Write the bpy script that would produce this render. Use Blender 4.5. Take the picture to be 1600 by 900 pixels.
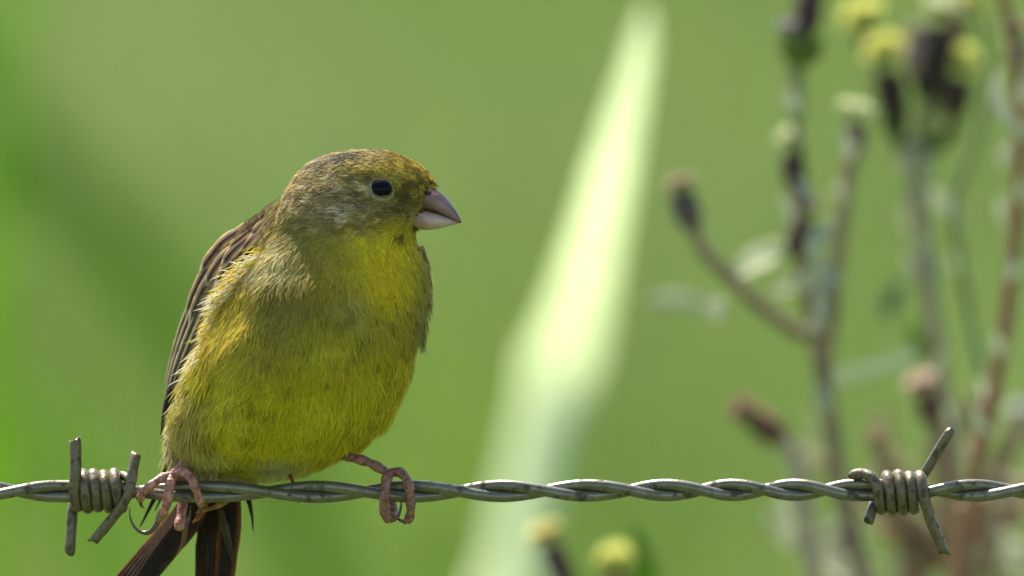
import bpy, bmesh, math, random
import numpy as np
from mathutils import Vector, Matrix

random.seed(7)
rng = np.random.default_rng(11)
scene = bpy.context.scene
col = scene.collection
for o in list(bpy.data.objects):
    bpy.data.objects.remove(o)

# ------------------------------------------------------------------ camera
WIRE_Z = 1.15                      # height of the fence wire above the ground
D = 3.0                            # camera to wire
S = 0.14e-3                        # metres per photograph pixel at the wire
PITCH = math.radians(5.0)
FOCAL = 36.0 * D / (1600 * S)
R = Vector((1, 0, 0))
F = Vector((0, math.cos(PITCH), -math.sin(PITCH)))
U = Vector((0, math.sin(PITCH), math.cos(PITCH)))
WIRE_PY = 767
O = Vector((0, 0, WIRE_Z)) - U * ((450 - WIRE_PY) * S)    # centre of the frame in the wire's plane
CAM = O - F * D
cd = bpy.data.cameras.new('camera')
cam = bpy.data.objects.new('camera', cd)
col.objects.link(cam)
cam.location = CAM
cam.rotation_euler = (math.radians(90) - PITCH, 0, 0)
cd.sensor_width = 36
cd.lens = FOCAL
cd.clip_start = 0.05
cd.clip_end = 3000
cd.dof.use_dof = True
cd.dof.focus_distance = D - 0.008
cd.dof.aperture_fstop = 7.6
cd.dof.aperture_blades = 0
scene.camera = cam

# ------------------------------------------------------------------ light
SUN_EL, SUN_DIR = math.radians(53), Vector((-0.40, 0.92, 0)).normalized()   # the sun stands high, behind and left
sd = bpy.data.lights.new('sun', 'SUN')
sd.energy = 5.0
sd.angle = math.radians(0.5)
sd.color = (1.0, 0.97, 0.91)
sun = bpy.data.objects.new('sun', sd)
col.objects.link(sun)
tosun = Vector((SUN_DIR.x * math.cos(SUN_EL), SUN_DIR.y * math.cos(SUN_EL), math.sin(SUN_EL)))
sun.rotation_euler = tosun.to_track_quat('Z', 'Y').to_euler()
sun.location = (0, 0, 20)
world = bpy.data.worlds.new('World')
scene.world = world
world.use_nodes = True
wn = world.node_tree
for n in list(wn.nodes):
    wn.nodes.remove(n)
sky = wn.nodes.new('ShaderNodeTexSky')
sky.sky_type = 'NISHITA'
sky.sun_disc = False
sky.sun_elevation = SUN_EL
sky.sun_rotation = math.atan2(tosun.x, tosun.y)
bg = wn.nodes.new('ShaderNodeBackground')
bg.inputs['Strength'].default_value = 0.115
wo = wn.nodes.new('ShaderNodeOutputWorld')
wn.links.new(sky.outputs[0], bg.inputs[0])
wn.links.new(bg.outputs[0], wo.inputs[0])
scene.view_settings.view_transform = 'Standard'
scene.view_settings.look = 'None'
scene.view_settings.exposure = 1.14
scene.view_settings.gamma = 1.0
scene.cycles.use_denoising = True
scene.cycles.max_bounces = 8
scene.cycles.transparent_max_bounces = 8


# ------------------------------------------------------------------ placing
def P(px, py, w=0.0):
    """bird and wire: photograph pixel + distance towards the camera, all in pixels of the wire's plane"""
    return O + R * ((px - 800) * S) + U * ((450 - py) * S) - F * (w * S)


def at(px, py, d=0.0):
    """a point d metres behind the wire's plane that shows at this pixel"""
    k = (D + d) * S / D
    return CAM + F * (D + d) + R * ((px - 800) * k) + U * ((450 - py) * k)


def srgb(r, g, b):
    f = lambda c: (c / 255 / 12.92) if c / 255 <= 0.04045 else ((c / 255 + 0.055) / 1.055) ** 2.4
    return (f(r), f(g), f(b))


# ------------------------------------------------------------------ materials
def material(name, color=(0.5, 0.5, 0.5), rough=0.6, metallic=0.0, attr=None, var=0.25, scale=400.0, color2=None,
             bump=0.0, bump_scale=900.0, trans=0.0, trans_tint=None, spec=0.5, mix_lo=0.4, mix_hi=0.65, stretch=None, coat=0.0):
    m = bpy.data.materials.new(name)
    m.use_nodes = True
    nt = m.node_tree
    for n in list(nt.nodes):
        nt.nodes.remove(n)
    N, L = nt.nodes.new, nt.links.new
    out = N('ShaderNodeOutputMaterial')
    p = N('ShaderNodeBsdfPrincipled')
    p.inputs['Roughness'].default_value = rough
    p.inputs['Metallic'].default_value = metallic
    p.inputs['Specular IOR Level'].default_value = spec
    if coat:
        p.inputs['Coat Weight'].default_value = coat
        p.inputs['Coat Roughness'].default_value = 0.05
    tc = N('ShaderNodeTexCoord')
    mp = N('ShaderNodeMapping')
    if stretch:
        mp.inputs['Scale'].default_value = stretch
    L(tc.outputs['Object'], mp.inputs['Vector'])
    nz = N('ShaderNodeTexNoise')
    nz.inputs['Scale'].default_value = scale
    nz.inputs['Detail'].default_value = 6
    nz.inputs['Roughness'].default_value = 0.65
    L(mp.outputs[0], nz.inputs['Vector'])
    ramp = N('ShaderNodeMapRange')
    ramp.inputs[1].default_value = mix_lo
    ramp.inputs[2].default_value = mix_hi
    L(nz.outputs['Fac'], ramp.inputs[0])
    mix = N('ShaderNodeMix')
    mix.data_type = 'RGBA'
    L(ramp.outputs[0], mix.inputs[0])
    if attr:
        a = N('ShaderNodeAttribute')
        a.attribute_name = attr
        h1 = N('ShaderNodeHueSaturation')
        h1.inputs['Value'].default_value = 1 - var
        L(a.outputs['Color'], h1.inputs['Color'])
        h2 = N('ShaderNodeHueSaturation')
        h2.inputs['Value'].default_value = 1 + var * 0.6
        L(a.outputs['Color'], h2.inputs['Color'])
        L(h1.outputs[0], mix.inputs[6])
        L(h2.outputs[0], mix.inputs[7])
    else:
        c2 = color2 or tuple(min(1, c * (1 + var)) for c in color)
        c1 = color if color2 else tuple(c * (1 - var) for c in color)
        mix.inputs[6].default_value = (*c1, 1)
        mix.inputs[7].default_value = (*c2, 1)
    L(mix.outputs[2], p.inputs['Base Color'])
    if bump:
        nb = N('ShaderNodeTexNoise')
        nb.inputs['Scale'].default_value = bump_scale
        nb.inputs['Detail'].default_value = 5
        L(mp.outputs[0], nb.inputs['Vector'])
        bm_ = N('ShaderNodeBump')
        bm_.inputs['Strength'].default_value = bump
        bm_.inputs['Distance'].default_value = 0.0002
        L(nb.outputs['Fac'], bm_.inputs['Height'])
        L(bm_.outputs[0], p.inputs['Normal'])
    if trans:
        t = N('ShaderNodeBsdfTranslucent')
        if trans_tint:
            mm = N('ShaderNodeMix')
            mm.data_type = 'RGBA'
            mm.blend_type = 'MULTIPLY'
            mm.inputs[0].default_value = 1
            L(mix.outputs[2], mm.inputs[6])
            mm.inputs[7].default_value = (*trans_tint, 1)
            L(mm.outputs[2], t.inputs['Color'])
        else:
            L(mix.outputs[2], t.inputs['Color'])
        ms = N('ShaderNodeMixShader')
        ms.inputs[0].default_value = trans
        L(p.outputs[0], ms.inputs[1])
        L(t.outputs[0], ms.inputs[2])
        L(ms.outputs[0], out.inputs[0])
    else:
        L(p.outputs[0], out.inputs[0])
    return m


# ------------------------------------------------------------------ object helpers
def tag(o, label=None, cat=None, group=None, kind=None):
    if label: o['label'] = label
    if cat: o['category'] = cat
    if group: o['group'] = group
    if kind: o['kind'] = kind
    return o


def empty(name, loc):
    o = bpy.data.objects.new(name, None)
    o.empty_display_size = 0.02
    o.location = loc
    col.objects.link(o)
    return o


def world_loc(o):
    v = Vector(o.location)
    while o.parent:
        o = o.parent
        v += Vector(o.location)
    return v


def mesh_obj(name, verts, faces, mat, parent=None, colors=None, smooth=True, origin=None):
    """verts in world metres; the object's own origin is its parent's (or the given one)"""
    v = np.asarray(verts, dtype=np.float64).reshape(-1, 3)
    base = world_loc(parent) if parent else Vector(origin or (0, 0, 0))
    v = v - np.array(base)
    me = bpy.data.meshes.new(name)
    if isinstance(faces, tuple):                      # (loop vertex indices, loop starts, loop totals)
        li, ls, lt = faces
        me.vertices.add(len(v)); me.vertices.foreach_set('co', v.astype(np.float32).ravel())
        me.loops.add(len(li)); me.loops.foreach_set('vertex_index', li.astype(np.int32))
        me.polygons.add(len(ls)); me.polygons.foreach_set('loop_start', ls.astype(np.int32))
        me.polygons.foreach_set('loop_total', lt.astype(np.int32))
        me.update(calc_edges=True)
        me.validate()
    else:
        me.from_pydata([tuple(x) for x in v], [], faces)
    if colors is not None:
        a = me.color_attributes.new('Col', 'FLOAT_COLOR', 'POINT')
        c = np.ones((len(v), 4), np.float32)
        c[:, :3] = colors
        a.data.foreach_set('color', c.ravel())
    me.polygons.foreach_set('use_smooth', [smooth] * len(me.polygons))
    me.materials.append(mat)
    o = bpy.data.objects.new(name, me)
    if parent: o.parent = parent
    else: o.location = base
    col.objects.link(o)
    return o


def catmull(pts, n):
    """smooth path through control rows, n samples per span"""
    p = np.asarray(pts, float)
    q = np.vstack([2 * p[0] - p[1], p, 2 * p[-1] - p[-2]])
    out = []
    for i in range(len(p) - 1):
        a, b, c, d = q[i], q[i + 1], q[i + 2], q[i + 3]
        for t in np.arange(n) / n:
            out.append(0.5 * ((2 * b) + (c - a) * t + (2 * a - 5 * b + 4 * c - d) * t * t + (3 * b - a - 3 * c + d) * t ** 3))
    out.append(p[-1])
    return np.array(out)


def tube(path, radii, sides=10, cap=True, flat=1.0):
    """swept tube through world points; returns verts, faces"""
    path = np.asarray(path, float)
    n = len(path)
    radii = np.broadcast_to(np.asarray(radii, float), (n,))
    tan = np.gradient(path, axis=0)
    tan /= np.linalg.norm(tan, axis=1, keepdims=True) + 1e-12
    up = np.array([0.0, 0.0, 1.0]) if abs(tan[0, 2]) < 0.9 else np.array([0.0, 1.0, 0.0])
    nrm = np.cross(tan[0], up); nrm /= np.linalg.norm(nrm)
    V, Fc = [], []
    for i in range(n):
        nrm = nrm - tan[i] * np.dot(nrm, tan[i]); nrm /= np.linalg.norm(nrm) + 1e-12
        bi = np.cross(tan[i], nrm)
        for k in range(sides):
            a = 2 * math.pi * k / sides
            V.append(path[i] + radii[i] * (math.cos(a) * nrm + flat * math.sin(a) * bi))
    for i in range(n - 1):
        for k in range(sides):
            k2 = (k + 1) % sides
            Fc.append((i * sides + k, i * sides + k2, (i + 1) * sides + k2, (i + 1) * sides + k))
    if cap:
        Fc.append(tuple(reversed(range(sides))))
        Fc.append(tuple((n - 1) * sides + k for k in range(sides)))
    return V, Fc


class MB:
    def __init__(self): self.v, self.f, self.c = [], [], []
    def add(self, vf, color=None):
        b = len(self.v)
        self.v += [tuple(x) for x in vf[0]]
        self.f += [tuple(i + b for i in f) for f in vf[1]]
        if color is not None: self.c += [tuple(color)] * len(vf[0])
    def build(self, name, mat, parent=None, **k):
        return mesh_obj(name, self.v, self.f, mat, parent, colors=np.array(self.c) if self.c else None, **k)


# lattice noise, vectorised
_perm = rng.random((64, 64, 64))
def vnoise(p):
    p = np.asarray(p, float)
    i = np.floor(p).astype(int); f = p - i; f = f * f * (3 - 2 * f)
    r = 0
    for dx in (0, 1):
        for dy in (0, 1):
            for dz in (0, 1):
                w = (f[:, 0] if dx else 1 - f[:, 0]) * (f[:, 1] if dy else 1 - f[:, 1]) * (f[:, 2] if dz else 1 - f[:, 2])
                r = r + w * _perm[(i[:, 0] + dx) % 64, (i[:, 1] + dy) % 64, (i[:, 2] + dz) % 64]
    return r


def smooth01(x, a, b):
    t = np.clip((x - a) / (b - a), 0, 1)
    return t * t * (3 - 2 * t)


# ================================================================== SETTING: meadow
ground_mat = material('meadow_ground', (0.055, 0.085, 0.02), 0.9, var=0.35, scale=3.0)
GS = 900
gv = []
gn = 40
gx = np.sign(np.linspace(-1, 1, gn)) * np.abs(np.linspace(-1, 1, gn)) ** 3 * GS
gg = [(x, y + 12, 0.0) for y in gx for x in gx]
gf = [(j * gn + i, j * gn + i + 1, (j + 1) * gn + i + 1, (j + 1) * gn + i) for j in range(gn - 1) for i in range(gn - 1)]
tag(mesh_obj('ground', gg, gf, ground_mat), 'green meadow ground far behind the wire', None, kind='structure')


def grass_field():
    """blades of the meadow: grass nobody could count, one object"""
    n = 62000
    y = 2.0 + 32 * rng.random(n) ** 0.8
    x = (rng.random(n) - 0.5) * (2.4 + y * 0.28)
    base = np.stack([x, y, np.zeros(n)], 1)
    cl = vnoise(np.stack([x * 2.2 + 9, y * 0.3 + 3, x * 0], 1))
    cl2 = vnoise(np.stack([x * 4 + 30, y * 0.9 + 8, x * 0 + 5], 1))
    h = (0.10 + 0.14 * rng.random(n)) * (0.7 + 0.7 * cl)
    az = rng.random(n) * 6.283
    lean = 0.25 + 0.5 * rng.random(n)
    dirv = np.stack([np.cos(az), np.sin(az), np.zeros(n)], 1)
    side = np.stack([-np.sin(az + 0.6), np.cos(az + 0.6), np.zeros(n)], 1)
    wd = (0.003 + 0.003 * rng.random(n))[:, None] * 1.6
    ts = [0, 0.45, 0.8, 1.0]
    V = np.zeros((n, 7, 3))
    for k, t in enumerate(ts):
        c = base + dirv * (h * lean * t * t)[:, None] + np.array([0, 0, 1.0]) * (h * (t - 0.25 * lean * t * t))[:, None]
        ww = wd * (1.0, 0.9, 0.55, 0)[k]
        if k < 3:
            V[:, 2 * k] = c - side * ww; V[:, 2 * k + 1] = c + side * ww
        else:
            V[:, 6] = c
    b = (np.arange(n) * 7)[:, None]
    q = np.concatenate([b + np.array([0, 1, 3, 2]), b + np.array([2, 3, 5, 4])], 1).reshape(-1, 4)
    t3 = (b + np.array([4, 5, 6]))
    li = np.concatenate([q.ravel(), t3.ravel()])
    ls = np.concatenate([np.arange(len(q)) * 4, len(q) * 4 + np.arange(n) * 3])
    lt = np.concatenate([np.full(len(q), 4), np.full(n, 3)])
    green = np.array(srgb(112, 138, 48)); grey = np.array(srgb(127, 144, 80)); deep = np.array(srgb(96, 128, 36))
    a = smooth01(cl, 0.28, 0.66)[:, None]; c2 = smooth01(cl2, 0.4, 0.8)[:, None]
    colr = green * (1 - a) + grey * a
    colr = colr * (1 - 0.6 * c2) + deep * 0.6 * c2
    colr = colr * (0.8 + 0.4 * rng.random((n, 1)))
    return V.reshape(-1, 3), (li, ls, lt), np.repeat(colr, 7, axis=0)


grass_mat = material('grass_blade', attr='Col', var=0.12, scale=60, rough=0.55, trans=0.5, spec=0.35)
gV, gF, gC = grass_field()
tag(mesh_obj('grass', gV, gF, grass_mat, colors=gC), 'soft green meadow grass filling the background', None, kind='stuff')


# ------------------------------------------------------------------ long leaves behind the wire
def leaf_blade(name, rows, mat, label, cat, group=None, fold=0.25, thick=0.00025):
    """rows: (px, py, d, width_px, turn) - a long leaf with a keel, real thickness; its foot stands on the ground"""
    q = catmull(rows, 8)
    n = len(q)
    pts = np.array([at(r[0], r[1], r[2]) for r in q])
    wid = np.array([r[3] * S * (D + r[2]) / D for r in q])
    last = pts[-1]
    foot = Vector((last[0] - 0.01, last[1] + 0.02, 0.0))
    m = 10
    ext = np.array([[last[0] * (1 - t) + foot.x * t, last[1] * (1 - t) + foot.y * t, last[2] * (1 - t)] for t in np.linspace(0.1, 1, m)])
    pts = np.vstack([pts, ext])
    wid = np.concatenate([wid, wid[-1] * np.linspace(1, 0.35, m)])
    turn = np.concatenate([q[:, 4], np.full(m, q[-1, 4])])
    tan = np.gradient(pts, axis=0); tan /= np.linalg.norm(tan, axis=1, keepdims=True)
    V, Fc = [], []
    us = (-1, -0.55, 0, 0.55, 1)
    for i in range(len(pts)):
        side = np.cross(tan[i], np.array([math.sin(turn[i]), -math.cos(turn[i]), 0.0])); side /= np.linalg.norm(side)
        nr = np.cross(side, tan[i])
        for s_ in (1, -1):
            for u in us:
                V.append(pts[i] + side * u * wid[i] * 0.5 + nr * (fold * wid[i] * 0.5 * abs(u) + s_ * thick * (1 - 0.8 * abs(u))))
    k = len(us)
    for i in range(len(pts) - 1):
        a, b = i * 2 * k, (i + 1) * 2 * k
        for j in range(k - 1):
            Fc.append((a + j, a + j + 1, b + j + 1, b + j))
            Fc.append((a + k + j + 1, a + k + j, b + k + j, b + k + j + 1))
        Fc.append((a + k, a, b, b + k)); Fc.append((a + k - 1, a + 2 * k - 1, b + 2 * k - 1, b + k - 1))
    o = mesh_obj(name, V, Fc, mat, origin=foot)
    return tag(o, label, cat, group)


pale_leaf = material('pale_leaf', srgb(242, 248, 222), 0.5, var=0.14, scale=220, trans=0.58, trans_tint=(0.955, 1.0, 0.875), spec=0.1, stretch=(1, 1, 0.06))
bright_leaf = material('bright_green_leaf', srgb(156, 190, 62), 0.5, var=0.15, scale=50, trans=0.55, spec=0.3)
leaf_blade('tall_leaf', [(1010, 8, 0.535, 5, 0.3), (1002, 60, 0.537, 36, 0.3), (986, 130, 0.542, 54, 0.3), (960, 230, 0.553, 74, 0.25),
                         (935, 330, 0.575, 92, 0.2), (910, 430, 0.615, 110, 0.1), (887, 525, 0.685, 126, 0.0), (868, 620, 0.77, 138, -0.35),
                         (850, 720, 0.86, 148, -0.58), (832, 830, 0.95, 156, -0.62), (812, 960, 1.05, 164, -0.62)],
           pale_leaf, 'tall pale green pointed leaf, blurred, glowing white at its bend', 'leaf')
deep_leaf = material('deep_green_leaf', srgb(112, 150, 34), 0.5, var=0.15, scale=50, trans=0.45, spec=0.2)
for lab, rows in [
    ('soft deep green blade slanting across the empty left side, higher one', [(-130, 20, 2.0, 20, 0), (-20, 150, 2.0, 70, 0), (110, 290, 2.0, 80, 0), (230, 430, 2.0, 80, 0.2), (340, 580, 2.05, 80, 0.2), (430, 740, 2.1, 80, 0.2), (500, 960, 2.1, 80, 0.2)]),
    ('soft bright green blade at the upper left corner of the meadow', [(20, -60, 1.5, 20, 0), (5, 60, 1.5, 60, 0), (-10, 200, 1.5, 70, 0), (-30, 420, 1.5, 80, 0), (-60, 960, 1.55, 80, 0)]),
    ('faint pale green blade low behind the left barb', [(-160, 520, 2.2, 20, 0), (-60, 600, 2.2, 60, 0), (50, 700, 2.2, 70, 0.1), (150, 800, 2.2, 70, 0.2), (230, 960, 2.2, 70, 0.2)])]:
    leaf_blade('grass_leaf', rows, deep_leaf if 'higher one' in lab else bright_leaf, lab, 'leaf', 'blurred grass leaves on the left')


# ================================================================== WEEDS behind the wire
stem_mat = material('dry_stem', attr='Col', var=0.3, scale=160, rough=0.8, bump=0.3, bump_scale=500)
head_mat = material('dry_bracts', attr='Col', var=0.35, scale=300, rough=0.85)
tuft_mat = material('tuft_fluff', attr='Col', var=0.15, scale=300, rough=0.8, trans=0.45)
withered_mat = material('withered_leaf', srgb(214, 216, 184), 0.6, var=0.18, scale=150, trans=0.45, spec=0.3)
fresh_mat = material('fresh_leaf', srgb(120, 160, 20), 0.5, var=0.15, scale=150, trans=0.5)
web_mat = material('cobweb_thread', srgb(215, 220, 205), 0.35, var=0.05, trans=0.3)
BROWN, GREYB, RED, DARK = srgb(142, 122, 100), srgb(166, 154, 136), srgb(150, 110, 78), srgb(46, 34, 28)
OLIVE, GREEN = srgb(134, 138, 92), srgb(70, 92, 14)
YELLOW, CREAM, PINK, TAN, WHITE = srgb(234, 232, 136), srgb(226, 228, 184), srgb(220, 196, 174), srgb(190, 168, 138), srgb(214, 214, 206)


DEEP = 1.4      # scale of the weeds' distances behind the wire
def atw(px, py, d): return at(px, py, d * DEEP)


def plant(name, rows, d, label, cat, r0, r1, colr, group=None):
    """root on the ground; rows = main stem from the top down in photograph pixels"""
    k = (D + d * DEEP) * S / D
    last = atw(rows[-1][0], rows[-1][1], d)
    foot = Vector((last.x + random.uniform(-0.03, 0.03), last.y + random.uniform(-0.02, 0.04), 0))
    root = empty(name, foot)
    tag(root, label, cat, group)
    stem(root, rows, d, r0, r1, colr, foot)
    return root


def stem(root, rows, d, r0, r1, colr, foot=None, name='stem'):
    k = (D + d * DEEP) * S / D
    rr = [(r[0], r[1], d + (r[2] if len(r) > 2 else 0)) for r in rows]
    pts = catmull([list(atw(*r)) for r in rr], 6)
    rad = np.linspace(r0, r1, len(pts)) * k
    rad = rad * (1 + 0.10 * np.sin(np.arange(len(pts)) * 1.9 + r0) + 0.06 * rng.random(len(pts)))
    if foot is not None:
        pts = np.vstack([pts, [list(Vector(pts[-1]).lerp(foot, t)) for t in np.linspace(0.12, 1, 8)]])
        rad = np.concatenate([rad, np.linspace(rad[-1], rad[-1] * 1.5, 8)])
    colr = tuple(c * q for c, q in zip(colr, (1.08, 1.0, .74)))      # dry stalks lean to straw
    mb = MB(); mb.add(tube(pts, rad, 8), colr)
    return mb.build(name, stem_mat, root)


def seed_head(root, bottom, top, width, d, body_col, tuft_at, tuft_size, tuft_col, flat=0.75, tuft_n=130, flare=1.0):
    k = (D + d * DEEP) * S / D
    a, b = atw(*bottom, d), atw(*top, d)
    ax = (b - a); ln = ax.length; ax.normalize()
    s1 = ax.orthogonal().normalized(); s2 = ax.cross(s1)
    body_col = tuple(min(1, c * 1.7 + .014) * q for c, q in zip(body_col, (1.15, 1.0, .74)))
    mb = MB()
    prof = [(0, .34), (.12, .62), (.3, .92), (.5, 1.0), (.7, .94), (.88, .86 * flare), (1.0, .80 * flare)]
    ns = 20
    V, Fc = [], []
    for t, r in prof:
        for j in range(ns):
            an = 2 * math.pi * j / ns
            rr = r * width * 0.5 * k * (0.88 if j % 2 else 1.04)
            V.append(a + ax * (t * ln) + (s1 * math.cos(an) + s2 * math.sin(an)) * rr)
    for i in range(len(prof) - 1):
        for j in range(ns):
            Fc.append((i * ns + j, i * ns + (j + 1) % ns, (i + 1) * ns + (j + 1) % ns, (i + 1) * ns + j))
    Fc.append(tuple(reversed(range(ns)))); Fc.append(tuple((len(prof) - 1) * ns + j for j in range(ns)))
    mb.add((V, Fc), body_col)
    for j in range(9):                                   # loose bract tips along the rim
        an = 2 * math.pi * (j + random.random() * .5) / 9
        e = s1 * math.cos(an) + s2 * math.sin(an)
        w_ = width * k
        p0 = a + ax * (ln * .55) + e * w_ * .48; p1 = a + ax * (ln * (1.0 + .12 * random.random())) + e * w_ * (.46 + .12 * random.random())
        sd_ = ax.cross(e) * w_ * .12
        mb.add(([p0 - sd_, p0 + sd_, p1, p0 - e * w_ * .1], [(0, 1, 2), (1, 3, 2), (3, 0, 2)]), tuple(c * 0.8 for c in body_col))
    h = mb.build('seed_head', head_mat, root)
    # tuft of florets / pappus
    c = atw(*tuft_at, d)
    tb = MB()
    ts = tuft_size * k * 0.5
    cup = b
    for j in range(tuft_n):
        an = random.random() * 6.283
        el = math.asin(random.uniform(-0.35, 1.0))
        e = (s1 * math.cos(an) + s2 * math.sin(an)) * math.cos(el) + ax * math.sin(el) * flat
        tip = c + e * ts * random.uniform(0.8, 1.1)
        bs = c - ax * ts * flat * 0.75 + e * ts * 0.25
        sv = e.cross(Vector((random.uniform(-1, 1), random.uniform(-1, 1), random.uniform(-1, 1)))).normalized() * ts * 0.17
        mid = bs.lerp(tip, 0.6) + ax * ts * 0.06
        v = random.uniform(0.8, 1.12)
        tb.add(([bs - sv * .5, bs + sv * .5, mid + sv, tip + sv * .4, tip - sv * .4, mid - sv], [(0, 1, 2, 5), (5, 2, 3, 4)]),
               tuple(min(1, q * v) for q in tuft_col))
    t = tb.build('tuft', tuft_mat, root)
    t.parent = h
    return h


def curled_leaf(root, rows, d, mat, name='withered_leaf'):
    """rows (px, py, width) along a small curled leaf"""
    k = (D + d * DEEP) * S / D
    q = catmull(rows, 5)
    pts = np.array([list(atw(r[0], r[1], d)) for r in q])
    tan = np.gradient(pts, axis=0); tan /= np.linalg.norm(tan, axis=1, keepdims=True)
    V, Fc = [], []
    for i in range(len(q)):
        tw = 0.5 + 0.9 * i / len(q)
        side = np.cross(tan[i], [0.25, -math.cos(tw * .5), math.sin(tw * .4)]); side /= np.linalg.norm(side)
        nr = np.cross(side, tan[i])
        for sgn in (1, -1):
            for u in (-1, 0, 1):
                V.append(pts[i] + side * (u * q[i, 2] * k * .5) + nr * (abs(u) * q[i, 2] * k * .22 + sgn * 0.00012))
    for i in range(len(q) - 1):
        a, b = i * 6, i * 6 + 6
        for j in (0, 1):
            Fc.append((a + j, a + j + 1, b + j + 1, b + j)); Fc.append((a + 3 + j + 1, a + 3 + j, b + 3 + j, b + 3 + j + 1))
        Fc.append((a + 3, a, b, b + 3)); Fc.append((a + 2, a + 5, b + 5, b + 2))
    return mesh_obj(name, V, Fc, mat, root)


WEEDS = 'dry seeding weeds behind the wire'
# weed with the long bent side branch
d = 0.17
w1 = plant('dry_weed', [(1250, 385), (1256, 430), (1263, 475), (1280, 560), (1298, 660), (1312, 760), (1335, 850), (1362, 930)], d,
           'brown dry weed with a crooked side branch reaching left and six seed heads', 'weed', 11, 13, BROWN, WEEDS)
stem(w1, [(1080, 352), (1100, 392), (1138, 432), (1175, 468), (1220, 502), (1262, 528)], d, 10, 12, BROWN, name='branch')
stem(w1, [(1328, 245), (1318, 320), (1308, 410), (1302, 480), (1292, 560), (1290, 620)], d, 11, 10, srgb(150, 132, 104), name='branch')
stem(w1, [(1240, 300), (1250, 350), (1258, 400), (1262, 470)], d, 9, 9, GREYB, name='branch')
stem(w1, [(1246, 100), (1244, 190), (1247, 300, .01), (1256, 430, .01)], d, 11, 10, OLIVE, name='branch')
seed_head(w1, (1085, 362), (1062, 300), 44, d, srgb(78, 72, 70), (1062, 285), 50, TAN, 0.5)
seed_head(w1, (1246, 305), (1236, 240), 38, d, srgb(62, 48, 40), (1235, 214), 48, CREAM)
seed_head(w1, (1246, 405), (1256, 345), 46, d, srgb(50, 36, 26), (1260, 320), 50, PINK)
seed_head(w1, (1330, 255), (1337, 192), 38, d, srgb(108, 92, 84), (1337, 168), 60, CREAM, 0.45)
seed_head(w1, (1246, 105), (1254, 55), 66, d, GREEN, (1240, 42), 54, srgb(168, 160, 158), 0.5, flare=1.25)
seed_head(w1, (1258, 62), (1266, -22), 44, d, srgb(56, 36, 32), (1268, -40), 40, TAN)
curled_leaf(w1, [(1225, 378, 14), (1200, 395, 38), (1170, 412, 34), (1140, 436, 8)], d, withered_mat)
curled_leaf(w1, [(1280, 352, 10), (1272, 380, 30), (1268, 410, 10)], d - .01, withered_mat)
curled_leaf(w1, [(1282, 400, 8), (1285, 440, 24), (1282, 480, 20), (1278, 520, 8)], d - .01, withered_mat)
curled_leaf(w1, [(1132, 465, 8), (1118, 484, 34), (1106, 498, 8)], d, withered_mat)
curled_leaf(w1, [(1112, 478, 8), (1075, 470, 22), (1035, 468, 18), (1005, 474, 5)], d + .06, withered_mat)
curled_leaf(w1, [(1246, 430, 6), (1228, 445, 24), (1205, 462, 8)], d + .02, withered_mat)

# weed with the cluster of yellow-topped heads
d = 0.21
w2 = plant('dry_weed', [(1424, 215), (1432, 300), (1440, 370), (1450, 450), (1462, 540), (1475, 620), (1490, 700), (1500, 800), (1508, 930)], d,
           'upright grey weed topped by a dense cluster of dark heads with yellow tufts', 'weed', 15, 12, srgb(158, 150, 126), WEEDS)
for rows in ([(1404, 212), (1416, 232), (1426, 255)], [(1368, 88), (1386, 150), (1404, 220), (1424, 265)], [(1490, 185), (1466, 225), (1434, 268)], [(1446, 150), (1440, 200), (1431, 250)], [(1484, 60), (1476, 120), (1455, 190), (1434, 255)]):
    stem(w2, rows, d, 9, 9, OLIVE, name='branch')
seed_head(w2, (1404, 215), (1386, 112), 48, d, srgb(44, 30, 20), (1381, 74), 70, YELLOW)
seed_head(w2, (1368, 92), (1352, 48), 36, d + .01, srgb(70, 52, 34), (1346, 20), 70, YELLOW)
seed_head(w2, (1488, 190), (1500, 122), 46, d, srgb(54, 38, 24), (1505, 92), 62, YELLOW)
seed_head(w2, (1446, 155), (1462, 40), 66, d, srgb(36, 28, 22), (1474, 8), 62, CREAM)
seed_head(w2, (1484, 70), (1500, 22), 38, d + .015, srgb(96, 78, 40), (1506, -2), 54, srgb(205, 190, 90))
seed_head(w2, (1424, 120), (1428, 60), 30, d - .01, srgb(120, 104, 100), (1430, 44), 34, srgb(190, 178, 150))
curled_leaf(w2, [(1380, 170, 8), (1390, 200, 26), (1412, 238, 8)], d - .01, material('calyx_leaf', srgb(84, 100, 26), .6, trans=.3, scale=150), 'bract_leaf')
curled_leaf(w2, [(1500, 175, 8), (1480, 212, 26), (1440, 246, 8)], d - .01, bpy.data.materials['calyx_leaf'], 'bract_leaf')
curled_leaf(w2, [(1455, 300, 8), (1475, 318, 28), (1492, 338, 26), (1500, 352, 8)], d, withered_mat)
curled_leaf(w2, [(1420, 300, 6), (1415, 335, 22), (1418, 365, 6)], d, withered_mat)
curled_leaf(w2, [(1430, 500, 6), (1426, 520, 20), (1436, 548, 24), (1448, 570, 6)], d, fresh_mat, 'green_leaf')
curled_leaf(w2, [(1410, 440, 8), (1392, 470, 26), (1385, 500, 8)], d + .04, material('grey_leaf', srgb(96, 120, 98), .6, trans=.3, scale=150), 'green_leaf')
curled_leaf(w2, [(1485, 402, 6), (1497, 412, 26), (1508, 420, 6)], d, withered_mat)

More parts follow.
